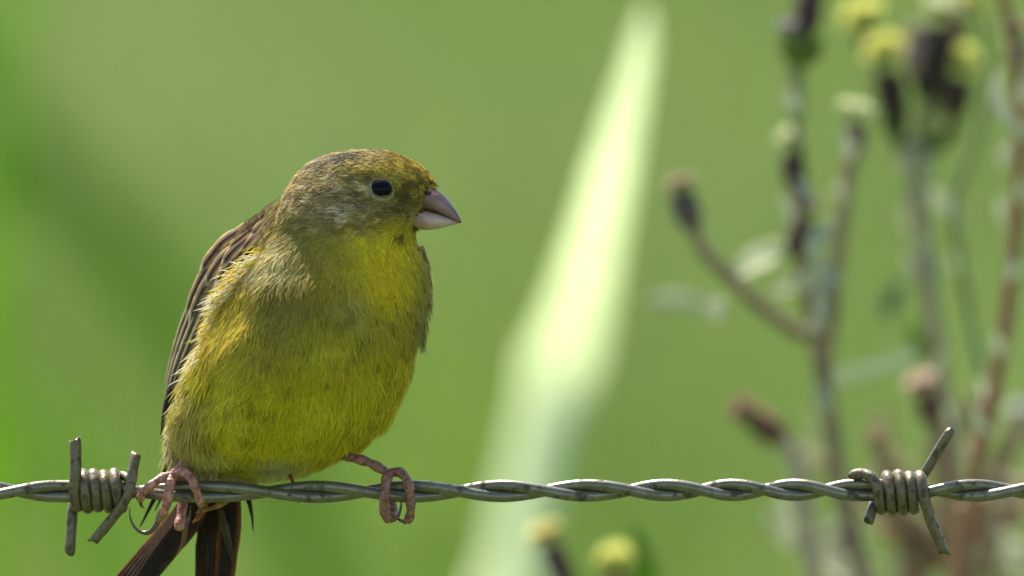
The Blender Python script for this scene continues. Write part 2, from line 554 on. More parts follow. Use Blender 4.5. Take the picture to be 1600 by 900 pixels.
# tall reddish stem at the right edge
d = 0.16
w3 = plant('dry_weed', [(1560, -40), (1570, 10), (1584, 70), (1592, 150), (1594, 250), (1588, 350), (1578, 450), (1562, 560), (1545, 650), (1525, 740), (1510, 830), (1495, 930)], d,
           'tall reddish brown bare stem leaning at the right edge of the weeds', 'weed', 9, 13, RED, WEEDS)
seed_head(w3, (1592, 110), (1588, 66), 40, d, srgb(128, 108, 92), (1586, 42), 46, TAN)
stem(w3, [(1534, 20, .03), (1546, 110, .03), (1534, 190, .03), (1508, 270, .03), (1490, 330, .03), (1520, 520, .03), (1545, 650)], d, 5, 6, srgb(104, 122, 80), name='branch')
curled_leaf(w3, [(1562, 110, 6), (1556, 150, 28), (1568, 180, 22), (1585, 190, 8)], d - .01, withered_mat)
curled_leaf(w3, [(1602, 115, 8), (1604, 140, 26), (1596, 165, 8)], d - .01, withered_mat)
curled_leaf(w3, [(1570, 300, 5), (1562, 330, 18), (1570, 360, 5)], d, withered_mat)

# head that points left
d = 0.19
w4 = plant('dry_weed', [(1222, 688), (1243, 720), (1252, 780), (1264, 850), (1276, 930)], d,
           'low pale stem with a brown seed head pointing left above the wire', 'weed', 15, 17, srgb(184, 178, 156), WEEDS)
seed_head(w4, (1230, 694), (1174, 648), 44, d, srgb(84, 62, 46), (1158, 638), 48, srgb(176, 142, 118))
curled_leaf(w4, [(1218, 770, 8), (1236, 800, 44), (1240, 830, 40), (1225, 858, 10)], d, withered_mat)
curled_leaf(w4, [(1272, 850, 8), (1290, 872, 34), (1315, 890, 38), (1340, 910, 12)], d, withered_mat)
curled_leaf(w4, [(1200, 800, 6), (1212, 822, 30), (1222, 845, 8)], d + .03, withered_mat)
curled_leaf(w4, [(1262, 640, 4), (1272, 690, 16), (1268, 740, 4)], d + .03, withered_mat)

# small pinkish head above the right barb
w5 = plant('dry_weed', [(1460, 660), (1472, 710), (1482, 790), (1486, 860), (1490, 930)], d,
           'short weed with one pinkish white head just above the right barb', 'weed', 10, 12, srgb(142, 122, 102), WEEDS)
seed_head(w5, (1462, 668), (1448, 616), 40, d, srgb(78, 58, 46), (1440, 597), 56, PINK)
seed_head(w5, (1500, 680), (1482, 640), 40, d + .03, srgb(58, 46, 34), (1474, 622), 20, srgb(96, 78, 56))
seed_head(w5, (1508, 842), (1500, 815), 44, d, srgb(120, 96, 76), (1497, 800), 58, srgb(212, 196, 164))
seed_head(w5, (1474, 742), (1470, 716), 34, d + .02, srgb(130, 110, 92), (1468, 702), 46, srgb(150, 130, 108))

# lower right tangle
w6 = plant('dry_weed', [(1604, 640), (1582, 690), (1560, 760), (1540, 830), (1520, 930)], 0.24,
           'stem with a small pale head at the lower right edge', 'weed', 10, 12, srgb(128, 104, 88), WEEDS)
seed_head(w6, (1588, 690), (1592, 662), 34, 0.24, srgb(120, 100, 88), (1594, 642), 44, WHITE)
curled_leaf(w6, [(1560, 880, 8), (1585, 868, 40), (1612, 872, 30)], 0.24, withered_mat)
w7 = plant('dry_weed', [(1402, 800), (1420, 840), (1440, 930)], 0.2,
           'broken brown stump with faded fluff beneath the right barb', 'weed', 16, 18, srgb(122, 104, 82), WEEDS)
seed_head(w7, (1402, 846), (1392, 806), 50, 0.2, srgb(138, 118, 96), (1388, 785), 50, srgb(160, 142, 122))
seed_head(w7, (1470, 890), (1452, 850), 60, 0.22, srgb(96, 72, 56), (1446, 838), 56, srgb(148, 128, 104))
stem(w7, [(1382, 640), (1388, 720), (1400, 800)], 0.24, 5, 7, srgb(120, 110, 84), name='branch')

# faded tangle in the lower right corner: small plants, each with its own fluff
for (lab, rows, hs, dd, cc) in [
    ('thin straw stem with a greyish puff low behind the right barb', [(1532, 655), (1528, 720), (1520, 800), (1514, 930)], [((1532, 668), (1530, 642), 30, (1528, 628), 44, srgb(176, 160, 136))], .27, srgb(158, 132, 100)),
    ('leaning tan stem with a buff puff under the right barb', [(1548, 760), (1540, 820), (1532, 930)], [((1546, 790), (1552, 766), 36, (1554, 750), 50, srgb(214, 196, 160))], .18, srgb(150, 124, 98)),
    ('pale fuzzy stub in the bottom right corner', [(1580, 800), (1576, 850), (1570, 930)], [((1578, 826), (1582, 804), 38, (1584, 788), 52, srgb(196, 188, 170)), ((1556, 900), (1548, 876), 40, (1544, 862), 48, srgb(170, 150, 124))], .25, srgb(160, 146, 124)),
    ('grey fuzzy stub to the left of the dried tangle', [(1330, 800), (1328, 850), (1326, 930)], [((1326, 870), (1318, 842), 40, (1314, 828), 54, srgb(190, 190, 168))], .26, srgb(164, 160, 138)),
    ('short crooked twig with a rusty puff between the two barbs and the corner', [(1384, 700), (1392, 760), (1406, 830), (1412, 930)], [((1386, 716), (1380, 690), 26, (1378, 678), 34, srgb(190, 158, 126))], .3, srgb(140, 120, 94))]:
    t_ = plant('dry_weed', rows, dd, lab, 'weed', 9, 11, cc, WEEDS)
    for (b_, a_, wd_, ta, tz, tc_) in hs:
        seed_head(t_, b_, a_, wd_, dd, tuple(c * .55 for c in tc_), ta, tz, tc_)
    for q_ in range(5):
        bx, by = rows[min(len(rows) - 1, 1 + q_ % 2)]
        bx += random.uniform(-40, 40); by = min(by, 850) + random.uniform(-30, 60)
        curled_leaf(t_, [(bx, by, 5), (bx + random.uniform(-18, 18), by + 16, random.uniform(14, 26)), (bx + random.uniform(-26, 26), by + 36, 5)], dd + .01 * q_, withered_mat)
# thin dead side shoots low in the tangle
for root_, dd, base_, n_ in ((w5, .19, (1486, 880), 7), (w3, .17, (1512, 850), 6), (w7, .22, (1420, 860), 5), (w6, .25, (1540, 860), 5)):
    for q_ in range(n_):
        a_ = math.radians(random.uniform(-62, 62)); l_ = random.uniform(90, 210)
        tx, ty = base_[0] + math.sin(a_) * l_, base_[1] - math.cos(a_) * l_ * .9
        stem(root_, [(tx, ty), ((tx + base_[0]) / 2 + random.uniform(-14, 14), (ty + base_[1]) / 2), base_], dd + random.uniform(-.02, .05), 3.5, 6.5, random.choice([RED, BROWN, srgb(160, 138, 106)]), name='branch')
        if q_ % 2 == 0:
            tcx = random.choice([TAN, PINK, srgb(178, 158, 130)])
            ux, uy = math.sin(a_), -math.cos(a_)
            seed_head(root_, (tx, ty), (tx + ux * 22, ty + uy * 22), 26, dd + .01, tuple(c * .5 for c in tcx), (tx + ux * 34, ty + uy * 34), random.uniform(28, 42), tcx, tuft_n=70)
# woolly shreds clinging to the older stems
for root_, dd, spots in ((w1, .165, [(1252, 300), (1290, 360), (1262, 440), (1272, 500), (1296, 430), (1312, 300), (1226, 330), (1286, 620), (1240, 160), (1320, 230)]),
                         (w2, .2, [(1446, 300), (1432, 380), (1456, 420), (1470, 560), (1440, 250), (1418, 420), (1482, 650), (1410, 250)]),
                         (w3, .155, [(1590, 200), (1600, 300), (1580, 420), (1572, 240), (1560, 540), (1536, 660)])):
    for (x_, y_) in spots:
        a_ = random.uniform(-1, 1)
        curled_leaf(root_, [(x_ - 12 * a_, y_ - 20, 5), (x_ + random.uniform(-8, 8), y_, random.uniform(14, 24)), (x_ + 16 * a_, y_ + 20, 5)], dd, withered_mat)

# two young heads under the wire
d = 0.2
w8 = plant('young_weed', [(868, 868), (882, 900), (890, 940)], d, 'dark seed head with a cream tuft at the foot of the tall leaf', 'weed', 16, 14, srgb(70, 52, 56), 'young weeds below the wire')
seed_head(w8, (888, 915), (858, 852), 38, d, srgb(66, 48, 46), (849, 832), 60, srgb(224, 214, 140))
w9 = plant('young_weed', [(965, 895), (968, 915), (970, 940)], d, 'yellow tufted young head beside a bright green leaf', 'weed', 14, 14, srgb(110, 100, 60), 'young weeds below the wire')
seed_head(w9, (966, 930), (961, 893), 44, d, srgb(120, 108, 60), (959, 870), 62, YELLOW)
curled_leaf(w9, [(988, 815, 4), (996, 850, 26), (1004, 890, 40), (1008, 940, 46)], d + .02, fresh_mat, 'green_leaf')

# cobweb between the weeds
cw = MB()
a0, a1 = (1296, 592), (1432, 556)
for i in range(7):
    o1, o2 = random.uniform(-16, 16), random.uniform(-20, 10)
    p = catmull([list(atw(a0[0] - 2, a0[1] + o1, .19)), list(atw(1365, 574 + (o1 + o2) / 2 + 5, .195)), list(atw(a1[0], a1[1] + o2, .2))], 6)
    cw.add(tube(p, 0.00012, 5))
tag(cw.build('cobweb', web_mat, origin=atw(1365, 574, .19)), 'faint cobweb threads strung between two weed stems', 'cobweb')


# ================================================================== BARBED WIRE
wire_mat = material('galvanised_wire', srgb(110, 103, 76), 0.32, 0.62, scale=300, color2=srgb(144, 138, 114), mix_lo=0.25, mix_hi=0.75, bump=0.4, bump_scale=1400)
barb_mat = material('barb_wire', srgb(88, 78, 50), 0.4, 0.5, scale=500, color2=srgb(140, 126, 92), mix_lo=0.25, mix_hi=0.75, bump=0.8, bump_scale=1300)
def stain(m, amount, stain_col, scale):
    nt = m.node_tree
    p = [n for n in nt.nodes if n.type == 'BSDF_PRINCIPLED'][0]
    src = p.inputs['Base Color'].links[0].from_socket
    tc = [n for n in nt.nodes if n.type == 'TEX_COORD'][0]
    nz = nt.nodes.new('ShaderNodeTexNoise'); nz.inputs['Scale'].default_value = scale; nz.inputs['Detail'].default_value = 8
    nt.links.new(tc.outputs['Object'], nz.inputs['Vector'])
    r = nt.nodes.new('ShaderNodeMapRange'); r.inputs[1].default_value = 0.56 - amount * .1; r.inputs[2].default_value = 0.66 - amount * .05
    nt.links.new(nz.outputs['Fac'], r.inputs[0])
    mx = nt.nodes.new('ShaderNodeMix'); mx.data_type = 'RGBA'
    nt.links.new(r.outputs[0], mx.inputs[0]); nt.links.new(src, mx.inputs[6]); mx.inputs[7].default_value = (*stain_col, 1)
    nt.links.new(mx.outputs[2], p.inputs['Base Color'])
    inv = nt.nodes.new('ShaderNodeMapRange'); inv.inputs[3].default_value = p.inputs['Metallic'].default_value; inv.inputs[4].default_value = 0.0
    nt.links.new(r.outputs[0], inv.inputs[0]); nt.links.new(inv.outputs[0], p.inputs['Metallic'])
    ir = nt.nodes.new('ShaderNodeMapRange'); ir.inputs[3].default_value = p.inputs['Roughness'].default_value; ir.inputs[4].default_value = 0.8
    nt.links.new(r.outputs[0], ir.inputs[0]); nt.links.new(ir.outputs[0], p.inputs['Roughness'])
stain(wire_mat, 0.0, srgb(80, 72, 52), 420)
stain(barb_mat, 0.4, srgb(84, 66, 40), 500)

fence = empty('barbed_wire', P(800, WIRE_PY))
tag(fence, 'twisted barbed wire with two barbs running level across the picture', 'barbed wire')
kn = [(-600, 14.2), (25, -math.pi / 2), (85, -math.pi * .97), (160, -math.pi * .97), (215, -math.pi / 2), (320, 0), (421, math.pi / 2), (571, 1.5 * math.pi), (718, 2.5 * math.pi), (852, 3.5 * math.pi),
      (985, 4.5 * math.pi), (1097, 5.5 * math.pi), (1195, 6.5 * math.pi), (1290, 7.5 * math.pi), (1340, 8.02 * math.pi), (1405, 8.02 * math.pi), (1462, 7.5 * math.pi), (1582, 6.5 * math.pi), (2300, 0.5 * math.pi)]
kx, kp = np.array([k[0] for k in kn], float), np.array([k[1] for k in kn])
xs = np.concatenate([np.arange(-2600, -40, 12), np.arange(-40, 1640, 4), np.arange(1640, 4200, 12)]).astype(float)
ph = np.interp(xs, kx, kp)
ph = np.where(xs < -600, 14.2 + (-600 - xs) * math.pi / 125, ph)
ph = np.where(xs > 2300, 0.5 * math.pi - (xs - 2300) * math.pi / 118, ph)
kern = np.hanning(13); kern /= kern.sum()
ph = np.concatenate([ph[:6], np.convolve(ph, kern, 'valid'), ph[-6:]])
sag = 2.0 * np.sin(xs / 260.0) * 0.8
WR = 9.0
for j in (0, 1):
    mb = MB()
    pth = [P(x, WIRE_PY + sg - math.cos(p + j * math.pi) * WR * 0.97, math.sin(p + j * math.pi) * WR * 0.97) for x, p, sg in zip(xs, ph, sag)]
    mb.add(tube(pth, WR * S, 14))
    mb.build('strand', wire_mat, fence)


def barb_path(pts, r=8.0, n=6, tip0=True, tip1=True, name='barb', parent=None):
    """one bent wire; its ends are sheared off slanting, as a cutter leaves them"""
    q = catmull(pts, n)
    pth = np.array([list(P(*v)) for v in q])
    rad = np.full(len(pth), r) * (1 + .03 * np.sin(np.arange(len(pth)) * .9 + pts[0][0]))
    m = 12
    V, Fc = tube(pth, rad * S, m, flat=0.94)
    V = [np.array(v) for v in V]
    def shear(ring, centre, axis):
        u = np.array(V[ring]) - centre; u /= np.linalg.norm(u)
        for k in range(m):
            off = np.dot(V[ring + k] - centre, u)
            V[ring + k] = V[ring + k] + axis * (off * 0.8 - r * S * 0.5) - (V[ring + k] - centre) * .12
    if tip0: shear(0, pth[0], (pth[0] - pth[1]) / np.linalg.norm(pth[0] - pth[1]))
    if tip1: shear((len(pth) - 1) * m, pth[-1], (pth[-1] - pth[-2]) / np.linalg.norm(pth[-1] - pth[-2]))
    mb = MB(); mb.add((V, Fc))
    o = mb.build(name, barb_mat, parent)
    for p in o.data.polygons:
        if len(p.vertices) > 4: p.use_smooth = False
    return o


def coil(x0, th0, x1, th1, rad=26.0, steps=8, cy=WIRE_PY):
    n = int(abs(th1 - th0) / (2 * math.pi) * steps) + 1
    out = []
    for i in range(n + 1):
        t = i / n
        th = th0 + (th1 - th0) * t
        rr = rad + 1.2 * math.sin(th * .37 + x0)
        out.append((x0 + (x1 - x0) * t, cy - math.cos(th) * rr, math.sin(th) * rr))
    return out


HP = math.pi / 2
barb_l = empty('barb', P(150, WIRE_PY)); barb_l.location = P(150, WIRE_PY) - world_loc(fence); barb_l.parent = fence
b1 = [(118, 683, 26), (119, 705, 27), (119, 735, 28)] + coil(117.5, HP, 182, HP + 8 * math.pi, 26) + \
     [(188, 792, 8), (190, 790, -22), (180, 772, -44), (150, 768, -46), (122, 770, -44), (113, 792, -30), (111, 822, -22), (108, 867, -18)]
barb_path(b1, 9.3, 5, name='barb_wire', parent=barb_l)
barb_path([(213, 707, 8), (209, 730, 20), (206, 752, 26), (201, 771, 28), (188, 794, 24), (166, 822, 16), (143, 849, 8)], 8.4, 6, name='barb_wire', parent=barb_l)
barb_path([(181, 764, -27), (185, 748, -22), (192, 743, -4), (200, 748, 14), (204, 764, 20), (205, 775, 14)], 7.2, 6, name='barb_wire', parent=barb_l)
barb_r = empty('barb', P(1410, WIRE_PY)); barb_r.location = P(1410, WIRE_PY) - world_loc(fence); barb_r.parent = fence
b2 = [(1330, 743, 2), (1345, 740, 10), (1357, 743, 19), (1366, 752, 25)] + coil(1373, HP, 1441, HP + 8 * math.pi, 27.5, cy=WIRE_PY + 3) + \
     [(1449, 798, 25), (1462, 834, 18), (1477, 869, 10)]
barb_path(b2, 9.2, 5, name='barb_wire', parent=barb_r)
barb_path([(1356, 816, 34), (1361, 800, 16), (1366, 788, -14), (1372, 776, -36), (1400, 770, -46), (1428, 762, -42), (1442, 745, -30), (1462, 712, -22), (1487, 670, -14)], 8.4, 6, name='barb_wire', parent=barb_r)


# ================================================================== BIRD
bird = empty('yellow_finch', P(450, WIRE_PY - 15))
tag(bird, 'small yellow olive finch perched on the barbed wire looking right', 'bird')

TAB = np.array([  # py, left, right, centre w, front, back
    (236, 552, 588, 20, 12, 12), (239, 530, 612, 20, 30, 30), (245, 508, 630, 20, 47, 46), (255, 487, 651, 20, 61, 60), (267, 472, 667, 20, 72, 74),
    (281, 460, 678, 20, 80, 84), (296, 450, 680, 21, 86, 90), (315, 442, 674, 22, 90, 96), (335, 435, 662, 22, 92, 100), (350, 430, 655, 20, 92, 104),
    (364, 424, 650, 16, 96, 110), (384, 409, 650, 10, 108, 118), (400, 396, 656, 4, 122, 124), (420, 382, 663, -4, 140, 130), (445, 364, 667, -10, 157, 138),
    (475, 348, 665, -15, 169, 146), (510, 330, 659, -18, 176, 152), (550, 312, 648, -22, 177, 156), (590, 296, 635, -28, 171, 158), (630, 282, 617, -35, 161, 156),
    (660, 275, 597, -40, 147, 152), (690, 272, 568, -48, 124, 140), (712, 282, 536, -56, 98, 120), (728, 302, 505, -64, 68, 96), (739, 330, 478, -70, 40, 60), (747, 366, 445, -75, 12, 18)], float)
tabs = catmull(TAB, 4)


def body_point(row, th, grow=0.0):
    py, xl, xr, wc, f, b = row
    c, a = (xl + xr) / 2, (xr - xl) / 2 + grow
    ct, st = math.cos(th), math.sin(th)
    ex = 0.92
    cx = math.copysign(abs(ct) ** ex, ct); sx = math.copysign(abs(st) ** ex, st)
    return (c + a * cx, py, wc + sx * ((f if st > 0 else b) + grow))


NT = 72
bv = [body_point(r, 2 * math.pi * k / NT) for r in tabs for k in range(NT)]
bv = np.array(bv)
nr_ = len(tabs)
bf = [(i * NT + k, (i + 1) * NT + k, (i + 1) * NT + (k + 1) % NT, i * NT + (k + 1) % NT) for i in range(nr_ - 1) for k in range(NT)]
bf.append(tuple(range(NT))); bf.append(tuple(reversed([(nr_ - 1) * NT + k for k in range(NT)])))
# soft lumps in the plumage
ln_ = vnoise(bv / 38.0) - 0.5
ctr = np.stack([np.interp(bv[:, 1], tabs[:, 0], (tabs[:, 1] + tabs[:, 2]) / 2), bv[:, 1], np.interp(bv[:, 1], tabs[:, 0], tabs[:, 3])], 1)
od = bv - ctr; od /= np.linalg.norm(od, axis=1, keepdims=True) + 1e-9
bv = bv + od * (ln_ * 9 * smooth01(bv[:, 1], 350, 430) + 6 * np.exp(-((bv[:, 0] - 530) / 34) ** 2 - ((bv[:, 1] - 345) / 18) ** 2) * (bv[:, 2] > 0))[:, None]


def front_w(px, py):
    r = np.array([np.interp(py, tabs[:, 0], tabs[:, i]) for i in range(6)])
    c, a = (r[1] + r[2]) / 2, (r[2] - r[1]) / 2
    ct = np.clip((px - c) / a, -1, 1)
    ct = math.copysign(abs(ct) ** (1 / .92), ct)
    return r[3] + r[4] * math.sqrt(max(0, 1 - ct * ct)) ** .92


C_ = lambda r, g, b: np.array(srgb(r, g, b))
def plume_color(p):
    """plumage colour, a little painted sunlight included, at bird points (px, py, w)"""
    x, y, w = p[:, 0], p[:, 1], p[:, 2]
    n1 = vnoise(p / 26.0 + 5); n2 = vnoise(p / 60.0 + 17)
    c = np.zeros((len(p), 3))
    def lay(colr, m):
        nonlocal c
        m = np.clip(m, 0, 1)[:, None]
        c = c * (1 - m) + colr * m
    c[:] = C_(188, 166, 60)                                    # olive yellow breast
    n3 = vnoise(p / 10.0 + 90)
    lay(C_(228, 210, 40), smooth01(y, 450, 620) * .95)          # yellow belly
    lay(C_(236, 222, 60), smooth01(n2, .45, .7) * smooth01(y, 490, 570) * .8)
    lay(C_(140, 124, 70), smooth01(np.abs(x - 580), 50, 170) * smooth01(y, 395, 430) * (1 - smooth01(y, 470, 620)) * .55)   # olive grey sides of the breast
    lay(C_(140, 128, 80), smooth01(x, 630, 665) * smooth01(y, 390, 420) * (1 - smooth01(y, 560, 640)) * .8)
    thr = np.exp(-((x - 600) / 60) ** 2) * smooth01(y, 350, 372) * (1 - smooth01(y, 440, 530))
    lay(C_(240, 216, 40), thr * 1.15)                           # yellow throat
    lay(C_(206, 192, 104), np.exp(-((x - 552) / 24) ** 2 - ((y - 480) / 28) ** 2) * .7)
    lay(C_(224, 200, 62), (1 - smooth01(x, 372, 440)) * smooth01(y, 440, 470) * (1 - smooth01(y, 540, 600)) * .9)      # yellow bend of the flank
    lay(C_(244, 228, 160), (1 - smooth01(x, 440, 480)) * (1 - smooth01(y, 425, 450)) * smooth01(y, 362, 385) * .65)    # sunlit shoulder, the sun painted in as a paler colour
    lay(C_(200, 182, 100), (1 - smooth01(x, 300, 350)) * smooth01(y, 590, 640) * .75)                                  # buff flank
    lay(C_(222, 214, 170), np.exp(-((x - 440) / 34) ** 2) * smooth01(y, 700, 728) * .9)                               # whitish vent
    lay(C_(216, 210, 150), (1 - smooth01(x, 330, 390)) * smooth01(y, 690, 720) * .7)
    lay(C_(120, 104, 34), smooth01(n3, .66, .82) * smooth01(y, 430, 500) * .55)                                      # dusky feather bases
    # head
    wob = (n1 - .5) * 26 + (n3 - .5) * 14
    edge = np.interp(x, [420, 480, 530, 580, 620, 660], [335, 352, 362, 350, 342, 338]) + wob
    hd = 1 - smooth01(y, edge - 30, edge + 34)
    lay(C_(190, 164, 90), hd)                                  # olive head
    nk = np.exp(-((x - 455) / 44) ** 2 - ((y - 365) / 44) ** 2)
    lay(C_(150, 136, 66), nk * .8)
    st = vnoise(np.stack([x * .022, (y + x * .06) * .19, w * .11], 1))
    cheek = np.exp(-((x - 520) / 46) ** 2 - ((y - 328) / 28) ** 2)
    lay(C_(178, 150, 98), cheek * .95 * hd)
    lay(C_(244, 220, 172), hd * smooth01(vnoise(np.stack([x * .09, y * .26, w * .1], 1)), .55, .72) * smooth01(y, 250, 285) * (1 - smooth01(x, 590, 620)) * .9)  # cream streaks: sun highlights painted into the cheek colour
    lay(C_(60, 50, 32), hd * smooth01(vnoise(np.stack([x * .10 + 31, y * .30, w * .1], 1)), .56, .74) * .7)
    crown = (1 - smooth01(y, 258, 292)) * hd
    lay(C_(80, 64, 42), crown * smooth01(st, .50, .62) * .9)
    lay(C_(206, 184, 116), crown * smooth01(1 - st, .52, .66) * .75)
    fore = smooth01(x + (n3 - .5) * 40, 588, 634) * (1 - smooth01(y, 316, 334))
    lay(C_(214, 186, 66), fore)                                # golden forehead
    lay(C_(110, 88, 36), fore * smooth01(n3, .42, .58) * .8)
    sup = np.exp(-((x - 585) / 50) ** 2 - ((y - 267) / 9) ** 2)
    lay(C_(212, 186, 66), sup * .8)
    lore = np.exp(-((x - 637) / 20) ** 2 - ((y - 313) / 12) ** 2)
    lay(C_(92, 78, 44), lore * .8)
    lay(C_(122, 110, 66), np.exp(-((x - 596) / 40) ** 2 - ((y - 326) / 10) ** 2) * .6)
    lay(C_(56, 48, 28), np.exp(-((x - 622) / 18) ** 2 - ((y - 331) / 3.5) ** 2) * .95)      # dark gape stripe
    lay(C_(222, 196, 50), np.exp(-((x - 618) / 30) ** 2 - ((y - 357) / 9) ** 2) * .9)
    lay(C_(70, 62, 26), np.exp(-((x - 624) / 10) ** 2 - ((y - 376) / 6) ** 2) * .9)        # dark chin spot
    # back (away from the viewer): streaked brown
    back = smooth01(-w, 20, 70) * smooth01(y, 330, 370) * (1 - smooth01(y, 640, 720))
    lay(C_(112, 92, 62), back)
    return np.clip(c, 0.004, 1)


skin_mat = material('skin_under_plumage', attr='Col', var=0.2, scale=900, rough=0.9)
plume_mat = material('plumage', attr='Col', var=0.12, scale=900, rough=0.62, trans=0.36, spec=0.25)
Pv = lambda a: np.array(O)[None, :] + np.outer((a[:, 0] - 800) * S, np.array(R)) + np.outer((450 - a[:, 1]) * S, np.array(U)) - np.outer(a[:, 2] * S, np.array(F))
body = mesh_obj('body', Pv(bv), bf, skin_mat, bird, colors=plume_color(bv) * 0.7)

# --- eye
EX, EY = 596, 297
EW = front_w(EX, EY)


def plumage():
    tris, = [np.array([(f[0], f[1], f[2]) for f in bf if len(f) == 4] + [(f[0], f[2], f[3]) for f in bf if len(f) == 4])]
    A, B, Cc = bv[tris[:, 0]], bv[tris[:, 1]], bv[tris[:, 2]]
    nn = np.cross(B - A, Cc - A)
    area = np.linalg.norm(nn, axis=1) * .5
    nn /= (2 * area[:, None] + 1e-9)
    cen = (A + B + Cc) / 3
    oc = np.stack([np.interp(cen[:, 1], tabs[:, 0], (tabs[:, 1] + tabs[:, 2]) / 2), cen[:, 1], np.interp(cen[:, 1], tabs[:, 0], tabs[:, 3])], 1)
    flip = np.sum(nn * (cen - oc), axis=1) < 0
    nn[flip] *= -1
    # average the face normals per vertex for a smooth field
    vn = np.zeros_like(bv)
    for k in range(3): np.add.at(vn, tris[:, k], nn * area[:, None])
    vn /= np.linalg.norm(vn, axis=1, keepdims=True) + 1e-9
    dens = np.where(nn[:, 2] > -0.25, 1.0, 0.35) * np.where(cen[:, 1] < 375, 2.6, 1.0)
    pr = area * dens; pr /= pr.sum()
    NF = 30000
    ti = rng.choice(len(tris), NF, p=pr)
    r1, r2 = np.sqrt(rng.random(NF)), rng.random(NF)
    ba = np.stack([1 - r1, r1 * (1 - r2), r1 * r2], 1)
    pos = (bv[tris[ti]] * ba[:, :, None]).sum(1)
    nrm = (vn[tris[ti]] * ba[:, :, None]).sum(1); nrm /= np.linalg.norm(nrm, axis=1, keepdims=True)
    x, y, w = pos.T
    keep = ~((((x - EX) / 22) ** 2 + ((y - EY) / 18) ** 2 < 1) & (w > 20))
    keep &= ~((x > 672 - np.clip(y - 300, 0, 60) * .62) & (y > 288) & (y < 352) & (w > -4) & (w < 86))
    pos, nrm = pos[keep], nrm[keep]
    x, y, w = pos.T; n = len(pos)
    # flow of the feathers
    hb = np.array([702, 322, 26.0])
    dh = pos - hb; dh /= np.linalg.norm(dh, axis=1, keepdims=True)
    dt = np.stack([np.where(x < 400, -.45, -.12) * smooth01(y, 400, 560) - .05 + .25 * smooth01(x, 560, 650) * (1 - smooth01(y, 480, 600)), np.ones(n), -.35 * np.ones(n)], 1)
    dt[:, 0] += (vnoise(pos / 45 + 40) - .5) * .9 + (vnoise(pos / 17 + 60) - .5) * .35
    hmix = (1 - smooth01(y, 335, 400))[:, None]
    fl = dh * hmix + dt / np.linalg.norm(dt, axis=1, keepdims=True) * (1 - hmix)
    fl += rng.normal(0, .10, fl.shape)
    fl -= nrm * np.sum(fl * nrm, axis=1, keepdims=True)
    fl /= np.linalg.norm(fl, axis=1, keepdims=True) + 1e-9
    lat = np.cross(nrm, fl)
    face = smooth01(np.linalg.norm(pos - hb, axis=1), 30, 150)
    length = (6 + 9 * face) * hmix[:, 0] + (24 + 12 * smooth01(y, 420, 600)) * (1 - hmix[:, 0])
    length *= (0.75 + .5 * rng.random(n)) * (1 - .2 * smooth01(y, 700, 735))
    lift = 0.07 + .10 * rng.random(n)
    fluff = (1 - smooth01(x, 300 + np.clip(560 - y, 0, 200) * .28, 360 + np.clip(560 - y, 0, 200) * .30)) * smooth01(y, 400, 430)
    lift += .30 * fluff * rng.random(n)
    basecol = plume_color(pos + fl * (length * .5)[:, None])
    fv = 1 + (rng.random(n) - .5) * (.22 + .42 * hmix[:, 0])
    basecol = basecol * fv[:, None]
    NB = 8
    K = n * NB
    rep = lambda a: np.repeat(a, NB, axis=0)
    ang = rng.normal(0, .22, K)
    fl_, lat_, nr2 = rep(fl), rep(lat), rep(nrm)
    dirs = fl_ * np.cos(ang)[:, None] + lat_ * np.sin(ang)[:, None]
    b0 = rep(pos) + lat_ * rng.normal(0, 2.4, K)[:, None] + fl_ * rng.normal(0, 3.0, K)[:, None] - nr2 * 1.0
    L_ = rep(length) * (.75 + .5 * rng.random(K))
    li_ = rep(lift) + rng.normal(0, .05, K)
    curl = rng.normal(0, .10, K)
    wid = (0.60 + .34 * rng.random(K)) * np.where(rep(hmix[:, 0]) > .5, .85, 1.0)
    roll = rng.normal(0, .3, K)
    wdir = np.cross(nr2, dirs); wdir = wdir * np.cos(roll)[:, None] + nr2 * np.sin(roll)[:, None]
    ts = (0, .4, .75, 1.0); wf = (1.0, 1.0, .7, 0)
    V = np.zeros((K, 7, 3))
    for k, t in enumerate(ts):
        c = b0 + dirs * (L_ * t)[:, None] + nr2 * (L_ * li_ * (t - .55 * t * t) * 1.6)[:, None] + lat_ * (L_ * curl * t * t)[:, None]
        if k < 3:
            V[:, 2 * k] = c - wdir * (wid * wf[k])[:, None]; V[:, 2 * k + 1] = c + wdir * (wid * wf[k])[:, None]
        else: V[:, 6] = c
    cc = rep(basecol) * (1 + (rng.random((K, 1)) - .5) * .14)
    Cv = np.repeat(cc[:, None, :], 7, axis=1)
    return V, Cv


def strand_faces(n):
    b = (np.arange(n) * 7)[:, None]
    q = np.concatenate([b + np.array([0, 1, 3, 2]), b + np.array([2, 3, 5, 4])], 1).reshape(-1, 4)
    t3 = (b + np.array([4, 5, 6]))
    return (np.concatenate([q.ravel(), t3.ravel()]), np.concatenate([np.arange(len(q)) * 4, len(q) * 4 + np.arange(n) * 3]),
            np.concatenate([np.full(len(q), 4), np.full(n, 3)]))


pV, pC = plumage()
tag(mesh_obj('plumage', Pv(pV.reshape(-1, 3)), strand_faces(len(pV)), plume_mat, bird, colors=pC.reshape(-1, 3)), kind='stuff')


